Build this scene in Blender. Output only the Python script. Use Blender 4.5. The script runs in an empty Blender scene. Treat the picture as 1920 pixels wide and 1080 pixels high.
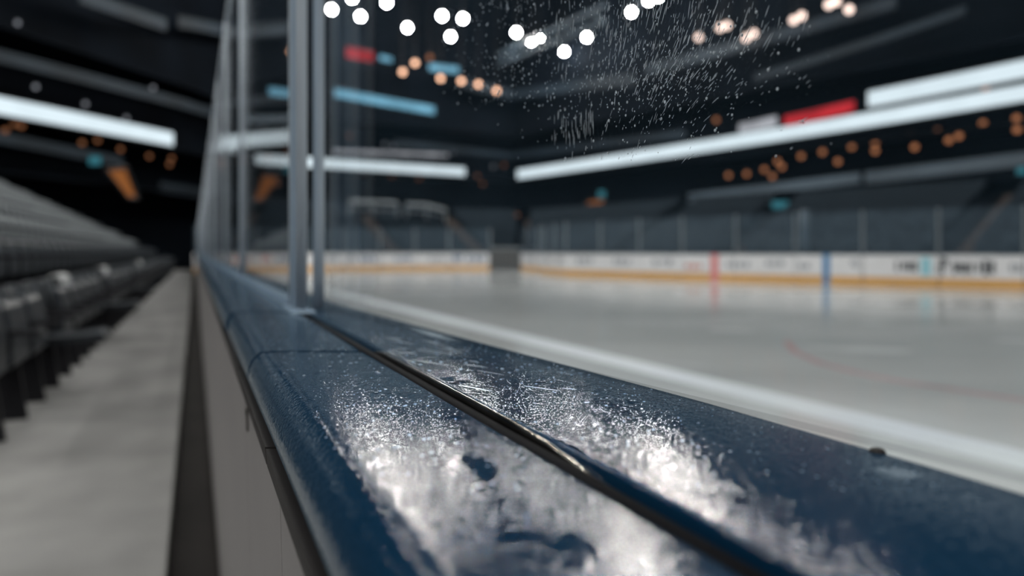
import bpy, math, random
from mathutils import Vector
random.seed(7)
scene = bpy.context.scene
COL = scene.collection
H = 1.16            # eye height above the ice
F = 1300.0          # focal length in pixels of the 1920 px wide frame
CX, CY = 960.0, 471.0
SL = -0.458         # heading of the near boards: X = X0 + SL*Y
TOP = 1.07          # height of the board cap

# ------------------------------------------------------------------ helpers
class MB:
    def __init__(s): s.v = []; s.f = []
    def hexa(s, p):            # p: 4 bottom + 4 top points, both counter-clockwise
        n = len(s.v); s.v += [tuple(q) for q in p]
        for f in ((3,2,1,0),(4,5,6,7),(0,1,5,4),(1,2,6,5),(2,3,7,6),(3,0,4,7)):
            s.f.append(tuple(n+i for i in f))
        return s
    def box(s, c, d):
        x,y,z = c; a,b,h = d[0]/2,d[1]/2,d[2]/2
        return s.hexa([(x-a,y-b,z-h),(x+a,y-b,z-h),(x+a,y+b,z-h),(x-a,y+b,z-h),
                       (x-a,y-b,z+h),(x+a,y-b,z+h),(x+a,y+b,z+h),(x-a,y+b,z+h)])
    def wall(s, a, b, t, z0, z1, z2=None, z3=None):   # upright slab from a to b (2D), thickness t to the left of a->b
        a = Vector(a); b = Vector(b); d = (b-a).normalized(); n = Vector((-d.y,d.x))*t
        z2 = z0 if z2 is None else z2; z3 = z1 if z3 is None else z3
        return s.hexa([(a.x,a.y,z0),(b.x,b.y,z2),(b.x+n.x,b.y+n.y,z2),(a.x+n.x,a.y+n.y,z0),
                       (a.x,a.y,z1),(b.x,b.y,z3),(b.x+n.x,b.y+n.y,z3),(a.x+n.x,a.y+n.y,z1)])
    def sweep(s, sections, close_ends=True):   # list of equal-length rings of 3D points
        n = len(s.v); m = len(sections[0])
        for r in sections: s.v += [tuple(q) for q in r]
        for i in range(len(sections)-1):
            for j in range(m):
                a = n+i*m+j; b = n+i*m+(j+1)%m
                s.f.append((a, b, b+m, a+m))
        if close_ends:
            s.f.append(tuple(n+j for j in reversed(range(m))))
            k = n+(len(sections)-1)*m
            s.f.append(tuple(k+j for j in range(m)))
        return s
    def tube(s, pts, r, seg=8):
        pts = [Vector(p) for p in pts]; rings = []
        for i,p in enumerate(pts):
            d = (pts[min(i+1,len(pts)-1)]-pts[max(i-1,0)]).normalized()
            u = d.cross(Vector((0,0,1)))
            if u.length < 1e-3: u = Vector((1,0,0))
            u.normalize(); w = d.cross(u)
            rings.append([p+u*r*math.cos(2*math.pi*k/seg)+w*r*math.sin(2*math.pi*k/seg) for k in range(seg)])
        return s.sweep(rings)
    def ball(s, c, r, axes=((1,0,0),(0,1,0),(0,0,1)), seg=8, ring=5, half=False):
        c = Vector(c); X,Y,Z = (Vector(a) for a in axes)
        rx,ry,rz = r if isinstance(r,tuple) else (r,r,r)
        secs = []
        lo = 0.0 if half else -math.pi/2
        for i in range(ring+1):
            t = lo+(math.pi/2-lo)*i/ring
            ct = max(math.cos(t), 0.02)
            secs.append([c+X*rx*ct*math.cos(2*math.pi*k/seg)+Y*ry*ct*math.sin(2*math.pi*k/seg)+Z*rz*math.sin(t) for k in range(seg)])
        return s.sweep(secs)
    def lathe(s, c, prof, seg=16):
        return s.sweep([[(c[0]+r*math.cos(2*math.pi*k/seg), c[1]+r*math.sin(2*math.pi*k/seg), c[2]+z) for k in range(seg)] for r,z in prof])
    def build(s, name, mat, parent=None, smooth=False, origin=None):
        me = bpy.data.meshes.new(name)
        o0 = Vector(origin) if origin is not None else Vector((0,0,0))
        me.from_pydata([tuple(Vector(v)-o0) for v in s.v], [], s.f); me.update()
        if mat: me.materials.append(mat)
        if smooth:
            for p in me.polygons: p.use_smooth = True
        o = bpy.data.objects.new(name, me); COL.objects.link(o)
        if parent is not None:
            o.parent = parent
            o.location = o0 - Vector(parent.location)   # parents carry no rotation when this is used
        else: o.location = o0
        return o
def tag(o, label, cat, group=None):
    o['label'] = label; o['category'] = cat
    if group: o['group'] = group
    return o
def thing(name, label, cat, loc=(0,0,0), group=None):
    o = bpy.data.objects.new(name, None); COL.objects.link(o); o.location = loc
    o.empty_display_size = 0.1
    return tag(o, label, cat, group)
def struct(o): o['kind'] = 'structure'; return o
def stuff(o, label, cat): o['kind'] = 'stuff'; return tag(o, label, cat)
ORD = ['first','second','third','fourth','fifth','sixth','seventh','eighth','ninth','tenth','eleventh','twelfth','thirteenth',
       'fourteenth','fifteenth','sixteenth','seventeenth','eighteenth','nineteenth','twentieth']
def ordi(i):
    if i < 20: return ORD[i]
    t = ['twenty','thirty','forty','fifty','sixty','seventy','eighty'][(i+1)//10-2]; u = (i+1)%10
    return t+'-'+ORD[u-1] if u else {'twenty':'twentieth','thirty':'thirtieth','forty':'fortieth','fifty':'fiftieth','sixty':'sixtieth','seventy':'seventieth','eighty':'eightieth'}[t]
def N(x0, y, z): return (x0+SL*y, y, z)          # a point in the frame of the near boards
def at(px, py, Y): return Vector(((px-CX)/F*Y, Y, H-(py-CY)/F*Y))

# ------------------------------------------------------------------ materials
def nodes(name):
    m = bpy.data.materials.new(name); m.use_nodes = True
    nt = m.node_tree; nt.nodes.clear()
    out = nt.nodes.new('ShaderNodeOutputMaterial')
    return m, nt, out
def pm(name, col, rough=0.5, metal=0.0, spec=0.5, vary=0.15, scale=6.0, bump=0.0, bscale=60.0, trans=0.0, ior=1.45, coat=0.0):
    m, nt, out = nodes(name)
    b = nt.nodes.new('ShaderNodeBsdfPrincipled')
    b.inputs['Roughness'].default_value = rough; b.inputs['Metallic'].default_value = metal
    b.inputs['Specular IOR Level'].default_value = spec; b.inputs['IOR'].default_value = ior
    b.inputs['Transmission Weight'].default_value = trans; b.inputs['Coat Weight'].default_value = coat
    tc = nt.nodes.new('ShaderNodeTexCoord')
    nz = nt.nodes.new('ShaderNodeTexNoise'); nz.inputs['Scale'].default_value = scale; nz.inputs['Detail'].default_value = 4
    nt.links.new(tc.outputs['Object'], nz.inputs['Vector'])
    rp = nt.nodes.new('ShaderNodeValToRGB')
    rp.color_ramp.elements[0].position = 0.3; rp.color_ramp.elements[1].position = 0.7
    rp.color_ramp.elements[0].color = tuple(c*(1-vary) for c in col)+(1,)
    rp.color_ramp.elements[1].color = tuple(min(1,c*(1+vary)) for c in col)+(1,)
    nt.links.new(nz.outputs['Fac'], rp.inputs['Fac']); nt.links.new(rp.outputs['Color'], b.inputs['Base Color'])
    if bump:
        n2 = nt.nodes.new('ShaderNodeTexNoise'); n2.inputs['Scale'].default_value = bscale
        nt.links.new(tc.outputs['Object'], n2.inputs['Vector'])
        bp = nt.nodes.new('ShaderNodeBump'); bp.inputs['Strength'].default_value = bump; bp.inputs['Distance'].default_value = 0.01
        nt.links.new(n2.outputs['Fac'], bp.inputs['Height']); nt.links.new(bp.outputs['Normal'], b.inputs['Normal'])
    nt.links.new(b.outputs['BSDF'], out.inputs['Surface'])
    return m
def em(name, col, strength, vary=0.0, scale=1.0):
    m, nt, out = nodes(name)
    e = nt.nodes.new('ShaderNodeEmission'); e.inputs['Color'].default_value = (*col,1); e.inputs['Strength'].default_value = strength
    if vary:
        tc = nt.nodes.new('ShaderNodeTexCoord'); nz = nt.nodes.new('ShaderNodeTexNoise'); nz.inputs['Scale'].default_value = scale
        nt.links.new(tc.outputs['Object'], nz.inputs['Vector'])
        mr = nt.nodes.new('ShaderNodeMapRange'); mr.inputs['From Min'].default_value = .3; mr.inputs['From Max'].default_value = .7
        mr.inputs['To Min'].default_value = strength*(1-vary); mr.inputs['To Max'].default_value = strength*(1+vary)
        nt.links.new(nz.outputs['Fac'], mr.inputs['Value']); nt.links.new(mr.outputs['Result'], e.inputs['Strength'])
    nt.links.new(e.outputs['Emission'], out.inputs['Surface'])
    return m
def glass(name, tint=(1,1,1), dirt=0.02, dirtcol=(.75,.85,.95), gain=1.0):
    """clear acrylic sheet: Schlick reflection over see-through, with a thin film of dirt"""
    m, nt, out = nodes(name); L = nt.links.new
    geo = nt.nodes.new('ShaderNodeNewGeometry')
    dp = nt.nodes.new('ShaderNodeVectorMath'); dp.operation = 'DOT_PRODUCT'
    L(geo.outputs['Incoming'], dp.inputs[0]); L(geo.outputs['Normal'], dp.inputs[1])
    def mt(op, a, b=None):
        n = nt.nodes.new('ShaderNodeMath'); n.operation = op
        for i,v in enumerate((a,b)):
            if v is None: continue
            if isinstance(v,(int,float)): n.inputs[i].default_value = v
            else: L(v, n.inputs[i])
        return n.outputs[0]
    c = mt('ABSOLUTE', dp.outputs['Value']); k = mt('POWER', mt('SUBTRACT', 1.0, c), 5.0)
    r = mt('MULTIPLY', mt('ADD', mt('MULTIPLY', k, .96), .04), gain)
    tr = nt.nodes.new('ShaderNodeBsdfTransparent'); tr.inputs['Color'].default_value = (*tint,1)
    gl = nt.nodes.new('ShaderNodeBsdfGlossy'); gl.inputs['Roughness'].default_value = 0.03
    mx = nt.nodes.new('ShaderNodeMixShader'); L(r, mx.inputs['Fac']); L(tr.outputs[0], mx.inputs[1]); L(gl.outputs[0], mx.inputs[2])
    df = nt.nodes.new('ShaderNodeBsdfDiffuse'); df.inputs['Color'].default_value = (*dirtcol,1)
    tl = nt.nodes.new('ShaderNodeBsdfTranslucent'); tl.inputs['Color'].default_value = (*dirtcol,1)
    ad = nt.nodes.new('ShaderNodeMixShader'); ad.inputs['Fac'].default_value = .6
    L(df.outputs[0], ad.inputs[1]); L(tl.outputs[0], ad.inputs[2])
    tc = nt.nodes.new('ShaderNodeTexCoord'); nz = nt.nodes.new('ShaderNodeTexNoise'); nz.inputs['Scale'].default_value = 5; nz.inputs['Detail'].default_value = 5
    L(tc.outputs['Object'], nz.inputs['Vector'])
    mr = nt.nodes.new('ShaderNodeMapRange'); mr.inputs['From Min'].default_value = .3; mr.inputs['From Max'].default_value = .75
    mr.inputs['To Min'].default_value = dirt*.5; mr.inputs['To Max'].default_value = dirt*1.6
    L(nz.outputs['Fac'], mr.inputs['Value'])
    m2 = nt.nodes.new('ShaderNodeMixShader'); L(mr.outputs['Result'], m2.inputs['Fac']); L(mx.outputs[0], m2.inputs[1]); L(ad.outputs[0], m2.inputs[2])
    L(m2.outputs[0], out.inputs['Surface'])
    return m

def frosted(name, col, gloss=.10, rough=.42):
    """milky acrylic: a broad sheen over light scattered through it"""
    m, nt, out = nodes(name); L = nt.links.new
    gl = nt.nodes.new('ShaderNodeBsdfGlossy'); gl.inputs['Roughness'].default_value = rough; gl.inputs['Color'].default_value = (*col,1)
    df = nt.nodes.new('ShaderNodeBsdfDiffuse'); tl = nt.nodes.new('ShaderNodeBsdfTranslucent')
    tc = nt.nodes.new('ShaderNodeTexCoord'); nz = nt.nodes.new('ShaderNodeTexNoise'); nz.inputs['Scale'].default_value = 3
    L(tc.outputs['Object'], nz.inputs['Vector'])
    rp = nt.nodes.new('ShaderNodeValToRGB'); rp.color_ramp.elements[0].color = tuple(c*.85 for c in col)+(1,); rp.color_ramp.elements[1].color = (*col,1)
    L(nz.outputs['Fac'], rp.inputs['Fac']); L(rp.outputs[0], df.inputs['Color']); L(rp.outputs[0], tl.inputs['Color'])
    mx = nt.nodes.new('ShaderNodeMixShader'); mx.inputs['Fac'].default_value = .5
    L(df.outputs[0], mx.inputs[1]); L(tl.outputs[0], mx.inputs[2])
    m2 = nt.nodes.new('ShaderNodeMixShader'); m2.inputs['Fac'].default_value = gloss
    L(mx.outputs[0], m2.inputs[1]); L(gl.outputs[0], m2.inputs[2]); L(m2.outputs[0], out.inputs['Surface'])
    return m
def waterfilm(name):
    """scattered water on the acrylic: bends and spreads the lamps that stand behind it"""
    m, nt, out = nodes(name); L = nt.links.new
    rf = nt.nodes.new('ShaderNodeBsdfRefraction'); rf.inputs['Roughness'].default_value = .32; rf.inputs['IOR'].default_value = 1.3; rf.inputs['Color'].default_value = (.93,.97,1,1)
    gl = nt.nodes.new('ShaderNodeBsdfGlossy'); gl.inputs['Roughness'].default_value = .3; gl.inputs['Color'].default_value = (.9,.95,1,1)
    tl = nt.nodes.new('ShaderNodeBsdfTranslucent'); tl.inputs['Color'].default_value = (.9,.95,1,1)
    tc = nt.nodes.new('ShaderNodeTexCoord'); nz = nt.nodes.new('ShaderNodeTexNoise'); nz.inputs['Scale'].default_value = 120
    L(tc.outputs['Object'], nz.inputs['Vector'])
    a = nt.nodes.new('ShaderNodeMixShader'); a.inputs['Fac'].default_value = .12; L(rf.outputs[0], a.inputs[1]); L(gl.outputs[0], a.inputs[2])
    c = nt.nodes.new('ShaderNodeMixShader'); L(nz.outputs['Fac'], c.inputs['Fac']); L(a.outputs[0], c.inputs[1]); L(tl.outputs[0], c.inputs[2])
    L(c.outputs[0], out.inputs['Surface']); return m
def wet_cap(name):
    """navy plastic under a film of fine water beads, with dry patches and long scratches"""
    m, nt, out = nodes(name); L = nt.links.new
    tc = nt.nodes.new('ShaderNodeTexCoord')
    def noise(scale, detail=2, vec=None, rough=.5):
        n = nt.nodes.new('ShaderNodeTexNoise'); n.inputs['Scale'].default_value = scale; n.inputs['Detail'].default_value = detail; n.inputs['Roughness'].default_value = rough
        L(vec or tc.outputs['Object'], n.inputs['Vector']); return n.outputs['Fac']
    def mr(v, a, b, c, d):
        n = nt.nodes.new('ShaderNodeMapRange'); n.interpolation_type = 'SMOOTHSTEP'
        for k,x in zip(('From Min','From Max','To Min','To Max'),(a,b,c,d)): n.inputs[k].default_value = x
        L(v, n.inputs['Value']); return n.outputs['Result']
    def mt(op, a, b):
        n = nt.nodes.new('ShaderNodeMath'); n.operation = op
        for i,v in enumerate((a,b)):
            if isinstance(v,(int,float)): n.inputs[i].default_value = v
            else: L(v, n.inputs[i])
        return n.outputs[0]
    # bead field: two sizes of rounded cells, stretched a little along the cap
    mp = nt.nodes.new('ShaderNodeMapping'); mp.inputs['Scale'].default_value = (1,.75,1); L(tc.outputs['Object'], mp.inputs['Vector'])
    def voro(scale):
        v = nt.nodes.new('ShaderNodeTexVoronoi'); v.feature = 'SMOOTH_F1'; v.inputs['Scale'].default_value = scale; v.inputs['Smoothness'].default_value = .25
        L(mp.outputs[0], v.inputs['Vector']); return mr(v.outputs['Distance'], 0.0, .8, 1.0, 0.0)
    beads = mt('ADD', mt('MULTIPLY', voro(620), .55), mt('MULTIPLY', voro(300), .8))
    patch = noise(30, 4, None, .6)
    wet = mr(patch, .36, .40, 0.0, 1.0)
    height = mt('MULTIPLY', beads, mt('ADD', mt('MULTIPLY', wet, .84), .16))
    rip = mt('MULTIPLY', noise(22, 2), 1.2)
    height = mt('ADD', height, rip)
    bp = nt.nodes.new('ShaderNodeBump'); bp.inputs['Strength'].default_value = 1.0; bp.inputs['Distance'].default_value = CAP_BUMP
    L(height, bp.inputs['Height'])
    # scratches: noise stretched hard along one heading
    ms = nt.nodes.new('ShaderNodeMapping'); ms.inputs['Rotation'].default_value = (0,0,math.radians(68)); ms.inputs['Scale'].default_value = (900,16,1); L(tc.outputs['Object'], ms.inputs['Vector'])
    sc = nt.nodes.new('ShaderNodeTexNoise'); sc.inputs['Scale'].default_value = 1; sc.inputs['Detail'].default_value = 1; L(ms.outputs[0], sc.inputs['Vector'])
    scr = mr(sc.outputs['Fac'], .70, .78, 0.0, 1.0)
    b = nt.nodes.new('ShaderNodeBsdfPrincipled')
    mixc = nt.nodes.new('ShaderNodeMix'); mixc.data_type = 'RGBA'
    mixc.inputs[6].default_value = (.0008,.021,.054,1); mixc.inputs[7].default_value = (.05,.09,.14,1)
    L(mt('MULTIPLY', scr, .5), mixc.inputs[0]); L(mixc.outputs[2], b.inputs['Base Color'])
    L(mr(wet, 0, 1, .07, .09), b.inputs['Roughness'])
    b.inputs['IOR'].default_value = 1.42
    L(bp.outputs['Normal'], b.inputs['Normal'])
    b.inputs['Sheen Weight'].default_value = .10; b.inputs['Sheen Roughness'].default_value = .45; b.inputs['Sheen Tint'].default_value = (.42,.74,1,1)
    L(b.outputs['BSDF'], out.inputs['Surface'])
    return m
CAP_BUMP = 0.00013

def ice_mat():
    m, nt, out = nodes('ice'); L = nt.links.new
    tc = nt.nodes.new('ShaderNodeTexCoord')
    mp = nt.nodes.new('ShaderNodeMapping'); mp.inputs['Rotation'].default_value = (0,0,math.radians(20)); mp.inputs['Scale'].default_value = (.55,1,1); L(tc.outputs['Object'], mp.inputs['Vector'])
    def nz(s, d):
        n = nt.nodes.new('ShaderNodeTexNoise'); n.inputs['Scale'].default_value = s; n.inputs['Detail'].default_value = d; L(mp.outputs[0], n.inputs['Vector']); return n.outputs['Fac']
    rp = nt.nodes.new('ShaderNodeValToRGB'); e = rp.color_ramp.elements
    e[0].position = .32; e[0].color = (.43,.46,.465,1); e[1].position = .72; e[1].color = (.645,.675,.68,1)
    L(nz(.35, 5), rp.inputs['Fac'])
    # wiped snow patches
    r2 = nt.nodes.new('ShaderNodeMapRange'); r2.interpolation_type = 'SMOOTHSTEP'
    r2.inputs['From Min'].default_value = .60; r2.inputs['From Max'].default_value = .70; r2.inputs['To Max'].default_value = .75
    L(nz(.8, 3), r2.inputs['Value'])
    mx = nt.nodes.new('ShaderNodeMix'); mx.data_type = 'RGBA'; L(r2.outputs[0], mx.inputs[0]); L(rp.outputs[0], mx.inputs[6]); mx.inputs[7].default_value = (.76,.80,.82,1)
    b = nt.nodes.new('ShaderNodeBsdfPrincipled'); L(mx.outputs[2], b.inputs['Base Color'])
    b.inputs['Roughness'].default_value = .12; b.inputs['IOR'].default_value = 1.31
    bp = nt.nodes.new('ShaderNodeBump'); bp.inputs['Strength'].default_value = .08; bp.inputs['Distance'].default_value = .02
    L(nz(3, 3), bp.inputs['Height']); L(bp.outputs['Normal'], b.inputs['Normal'])
    L(b.outputs['BSDF'], out.inputs['Surface'])
    return m

M = {}
M['cap'] = wet_cap('wet_navy_plastic')
M['ice'] = ice_mat()
M['gasket'] = pm('black_rubber', (.0025,.0025,.004), .6, spec=.03)
M['trim'] = pm('worn_metal_trim', (.42,.40,.37), .2, metal=1.0, vary=.35, scale=25)  # for the added strip that carries the highlight along the joint
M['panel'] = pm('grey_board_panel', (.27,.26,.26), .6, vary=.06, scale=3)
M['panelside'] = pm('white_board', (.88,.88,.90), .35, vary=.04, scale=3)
M['lip'] = pm('brown_metal_lip', (.022,.020,.020), .5, spec=.2)
M['mark'] = pm('bronze_mark', (.010,.007,.003), .6, spec=.1)
M['concrete'] = pm('walkway_concrete', (.31,.31,.305), .75, vary=.25, scale=1.6, bump=.3, bscale=30)
M['gutter'] = pm('dark_gutter', (.035,.030,.028), .7, vary=.3, scale=3)
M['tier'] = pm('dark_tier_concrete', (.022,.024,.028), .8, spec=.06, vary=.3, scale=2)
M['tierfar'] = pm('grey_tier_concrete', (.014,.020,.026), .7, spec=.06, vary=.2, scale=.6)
M['aisledark'] = pm('dark_aisle_step', (.004,.005,.007), .8, spec=.06)  # shade painted onto the left half of each stair aisle
M['aisle'] = pm('aisle_step', (.085,.062,.05), .8, vary=.2)  # lit half of the stair aisles, put into the colour
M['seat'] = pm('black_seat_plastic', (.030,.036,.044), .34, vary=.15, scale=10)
M['seatgrey'] = pm('pale_grey_seat_plastic', (.24,.265,.28), .34, vary=.15, scale=10)  # paler copy of the seat colour, painting lamp light on the rear rows
M['cover'] = pm('pale_seat_cover', (.55,.57,.58), .6, vary=.1)  # highlight tone for the seat back tops
M['seatmetal'] = pm('seat_metal', (.03,.03,.035), .4, metal=.6)
M['seatfar'] = pm('grey_seat_plastic', (.018,.027,.036), .65, spec=.15, vary=.12, scale=.5)
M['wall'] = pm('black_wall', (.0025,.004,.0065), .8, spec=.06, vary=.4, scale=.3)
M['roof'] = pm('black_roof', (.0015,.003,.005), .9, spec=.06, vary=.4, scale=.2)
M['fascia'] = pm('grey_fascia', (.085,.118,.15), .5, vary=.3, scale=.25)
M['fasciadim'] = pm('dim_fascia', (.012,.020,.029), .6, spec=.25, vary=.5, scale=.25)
M['steel'] = pm('grey_steel', (.28,.31,.33), .45, metal=.5, vary=.1)
M['housing'] = pm('lamp_housing', (.02,.02,.022), .5, metal=.5)
M['yellow'] = pm('yellow_kick_plate', (.80,.43,.11), .4, vary=.06)
M['caprail'] = pm('dark_cap_rail', (.02,.035,.055), .35)
M['red'] = pm('red_line', (.82,.29,.29), .4, vary=.05)
M['blue'] = pm('blue_line', (.07,.27,.55), .4, vary=.05)
M['ink'] = pm('advert_ink', (.02,.025,.03), .5, vary=.05)
M['cyanink'] = pm('advert_cyan', (.35,.70,.80), .5, vary=.05)
M['redink'] = pm('advert_red', (.70,.28,.22), .5, vary=.05)
M['greyink'] = pm('advert_grey', (.38,.40,.43), .5, vary=.05)
M['blueink'] = pm('advert_blue', (.16,.22,.34), .5, vary=.05)
M['icewhite'] = pm('white_ice_paint', (.83,.91,1.0), .25, vary=.05, scale=1.2, ior=1.31)
M['icered'] = pm('red_ice_paint', (.50,.34,.35), .2, vary=.2, scale=2, ior=1.31)
M['edge'] = frosted('polished_acrylic_edge', (.86,.93,1.0))
M['channel'] = frosted('clear_channel', (.46,.60,.74))
M['glass'] = glass('acrylic_pane', dirt=.008, dirtcol=(.4,.68,.95), gain=.6)
M['glassnear'] = glass('smeared_acrylic_pane', dirt=.011, dirtcol=(.35,.65,.95), gain=.7)
M['glassfar'] = glass('far_acrylic_pane', dirt=.10, dirtcol=(.40,.56,.70))
M['drop'] = waterfilm('water_on_acrylic')
M['scratch'] = pm('scored_plastic', (.30,.36,.42), .4, vary=.1)
M['bead'] = pm('water_bead', (.16,.23,.31), .22, vary=.1, ior=1.45, spec=.8)  # pale base colour paints lamp glints onto the beads
M['lamp'] = em('floodlight', (1,.985,.94), 350)
M['lampwarm'] = em('warm_pink_lamp', (1,.76,.66), 2.8)
M['lamporange'] = em('orange_lamp', (1,.56,.36), 4.2)
M['lampdim'] = em('dim_orange_lamp', (1,.40,.18), .5)
M['lampfaint'] = em('faint_amber_lamp', (1,.42,.2), .26)
M['lampgrey'] = em('dim_grey_lamp', (.8,.85,.95), .35)
M['led'] = em('led_ribbon', (.79,.93,1.0), .98, vary=.06, scale=.5)
M['ledblue'] = em('blue_led_ribbon', (.26,.62,.85), .85, vary=.25, scale=.4)
M['ledred'] = em('red_led', (.85,.045,.06), .55, vary=.35, scale=.6)
M['ledgrey'] = em('white_led_dots', (.75,.78,.85), .5, vary=.3, scale=.6)
M['teal'] = em('teal_sign', (.10,.45,.56), .34)
M['amber'] = em('amber_portal', (.75,.27,.08), .32, vary=.15, scale=.5)

# ------------------------------------------------------------------ world, camera
w = bpy.data.worlds.new('World'); scene.world = w; w.use_nodes = True
bg = w.node_tree.nodes['Background']; bg.inputs['Color'].default_value = (.25,.5,.9,1); bg.inputs['Strength'].default_value = .004
cam = bpy.data.cameras.new('Camera'); co = bpy.data.objects.new('Camera', cam); COL.objects.link(co)
co.location = (0,0,H); co.rotation_euler = (math.pi/2,0,0)
cam.sensor_width = 36; cam.lens = 36*F/1920; cam.shift_y = (CY-540)/1920; cam.clip_start = .01; cam.clip_end = 300
cam.dof.use_dof = True; cam.dof.focus_distance = .435; cam.dof.aperture_fstop = 3.5
scene.camera = co
vs = scene.view_settings; vs.view_transform = 'Standard'; vs.look = 'None'; vs.exposure = 0; vs.gamma = 1
cy = scene.cycles; cy.use_denoising = True; cy.transparent_max_bounces = 96; cy.max_bounces = 7; cy.caustics_reflective = False; cy.caustics_refractive = False
cy.sample_clamp_indirect = 8

# ------------------------------------------------------------------ outlines of the rink and of the bowl
FAR = [(34,1.5),(15.9,21.5),(7.1,29),(2.6,34),(1.7,37.5),(1.5,40.5),(.55,43.4),(-1.4,44),(-4,44),(-10.3,42.6),(-15.2,41.3),(-17.2,39.6),(-17.0,37.2)]
RING = [(-31,-2),(-22.2,30),(-19.4,40.4),(-18.1,47.5),(-3.5,56.7),(0,59),(23.5,31.8),(42,10.4)]
def ring_hit(px, ring=RING):
    u = (px-CX)/F; best = None
    for (x1,y1),(x2,y2) in zip(ring, ring[1:]):
        # x = u*y
        den = (x2-x1)-u*(y2-y1)
        if abs(den) < 1e-9: continue
        t = (u*y1-x1)/den
        if -1e-6 <= t <= 1+1e-6:
            Y = y1+t*(y2-y1)
            if Y > 1 and (best is None or Y < best): best = Y
    return best
def push(p, d, c=(0,25)):
    v = Vector((p[0]-c[0], p[1]-c[1])); k = 1+d/v.length
    return (c[0]+v.x*k, c[1]+v.y*k)
RING_OUT = [push(p, 3.2) for p in RING]
def ring_pts(px0, px1, n, off=0.0):
    R = [push(p, off) for p in RING] if off else RING
    out = []
    for i in range(n+1):
        px = px0+(px1-px0)*i/n; Y = ring_hit(px, R)
        out.append(((px-CX)/F*Y, Y))
    return out

# ------------------------------------------------------------------ ice, floor, walls, roof
near_edge = [(.29+SL*y, y) for y in (37.2, 20, 5, 0, -6)]
ice_poly = [(x,y,0) for x,y in FAR]+[(x,y,0) for x,y in near_edge]+[(34,-8,0)]
me = bpy.data.meshes.new('ice_sheet'); me.from_pydata(ice_poly, [], [tuple(range(len(ice_poly)))]); me.update()
if me.polygons[0].normal.z < 0: me.flip_normals()
me.materials.append(M['ice']); o = bpy.data.objects.new('ice_sheet', me); COL.objects.link(o); struct(o)
b = MB(); pts = []
for y0,y1 in ((-6,0),(0,6),(6,12),(12,20),(20,37)):   # pale band on the ice, following the boards
    f = lambda Y: 2.42+(-.07)*Y
    b.hexa([(4.56-.50*y0+.0,y0,.001),(4.98-.50*y0,y0,.001),(4.98-.50*y1,y1,.001),(4.56-.50*y1,y1,.001),
            (4.56-.50*y0,y0,.003),(4.98-.50*y0,y0,.003),(4.98-.50*y1,y1,.003),(4.56-.50*y1,y1,.003)])
o = struct(b.build('ice_line', M['icewhite']))
b = MB(); pp = []
for px,py in ((1475,640),(1490,660),(1540,682),(1610,700),(1690,716),(1770,728),(1860,742),(1960,757)):
    Y = F*H/(py-CY); pp.append(Vector(((px-CX)/F*Y, Y, .004)))
secs = []
for i,p in enumerate(pp):
    d = (pp[min(i+1,len(pp)-1)]-pp[max(0,i-1)]).normalized(); n = Vector((-d.y,d.x,0))*.045
    secs.append([p-n, p+n, p+n-Vector((0,0,.003)), p-n-Vector((0,0,.003))])
b.sweep(secs); o = struct(b.build('ice_circle', M['icered']))

def poly_prism(name, pts, z0, z1, mat):
    n = len(pts); m = bpy.data.meshes.new(name)
    vs_ = [(x,y,z0) for x,y in pts]+[(x,y,z1) for x,y in pts]
    fs = [tuple(reversed(range(n))), tuple(range(n,2*n))]+[(i,(i+1)%n,n+(i+1)%n,n+i) for i in range(n)]
    m.from_pydata(vs_, [], fs); m.update(); m.materials.append(mat)
    o = bpy.data.objects.new(name, m); COL.objects.link(o); return o
struct(poly_prism('floor', [(-60,-20),(60,-20),(60,80),(-60,80)], -.4, -.06, M['gutter']))
struct(poly_prism('ceiling', [(-60,-20),(60,-20),(60,80),(-60,80)], 24, 24.4, M['roof']))
# walkway slab outside the near boards and the dark gutter beside it
b = MB(); b.hexa([N(-1.575,-4,-.06),N(-.094,-4,-.06),N(-.094,38,-.06),N(-1.575,38,-.06),N(-1.575,-4,.12),N(-.094,-4,.12),N(-.094,38,.12),N(-1.575,38,.12)])
struct(b.build('floor_walkway', M['concrete']))

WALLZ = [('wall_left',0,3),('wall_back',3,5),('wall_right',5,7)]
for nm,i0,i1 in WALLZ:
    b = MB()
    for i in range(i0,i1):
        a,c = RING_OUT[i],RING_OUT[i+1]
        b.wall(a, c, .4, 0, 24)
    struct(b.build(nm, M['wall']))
# decks that stick out from the wall: club level, suite level, upper deck
for nm,z in (('floor_club',4.55),('floor_suite',7.05),('floor_upper',10.9)):
    b = MB()
    for i in range(len(RING)-1):
        a,c = RING[i],RING[i+1]; a2,c2 = RING_OUT[i],RING_OUT[i+1]
        b.hexa([(*a,z),(*c,z),(*c2,z),(*a2,z),(*a,z+.15),(*c,z+.15),(*c2,z+.15),(*a2,z+.15)])
    struct(b.build(nm, M['wall']))

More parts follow.
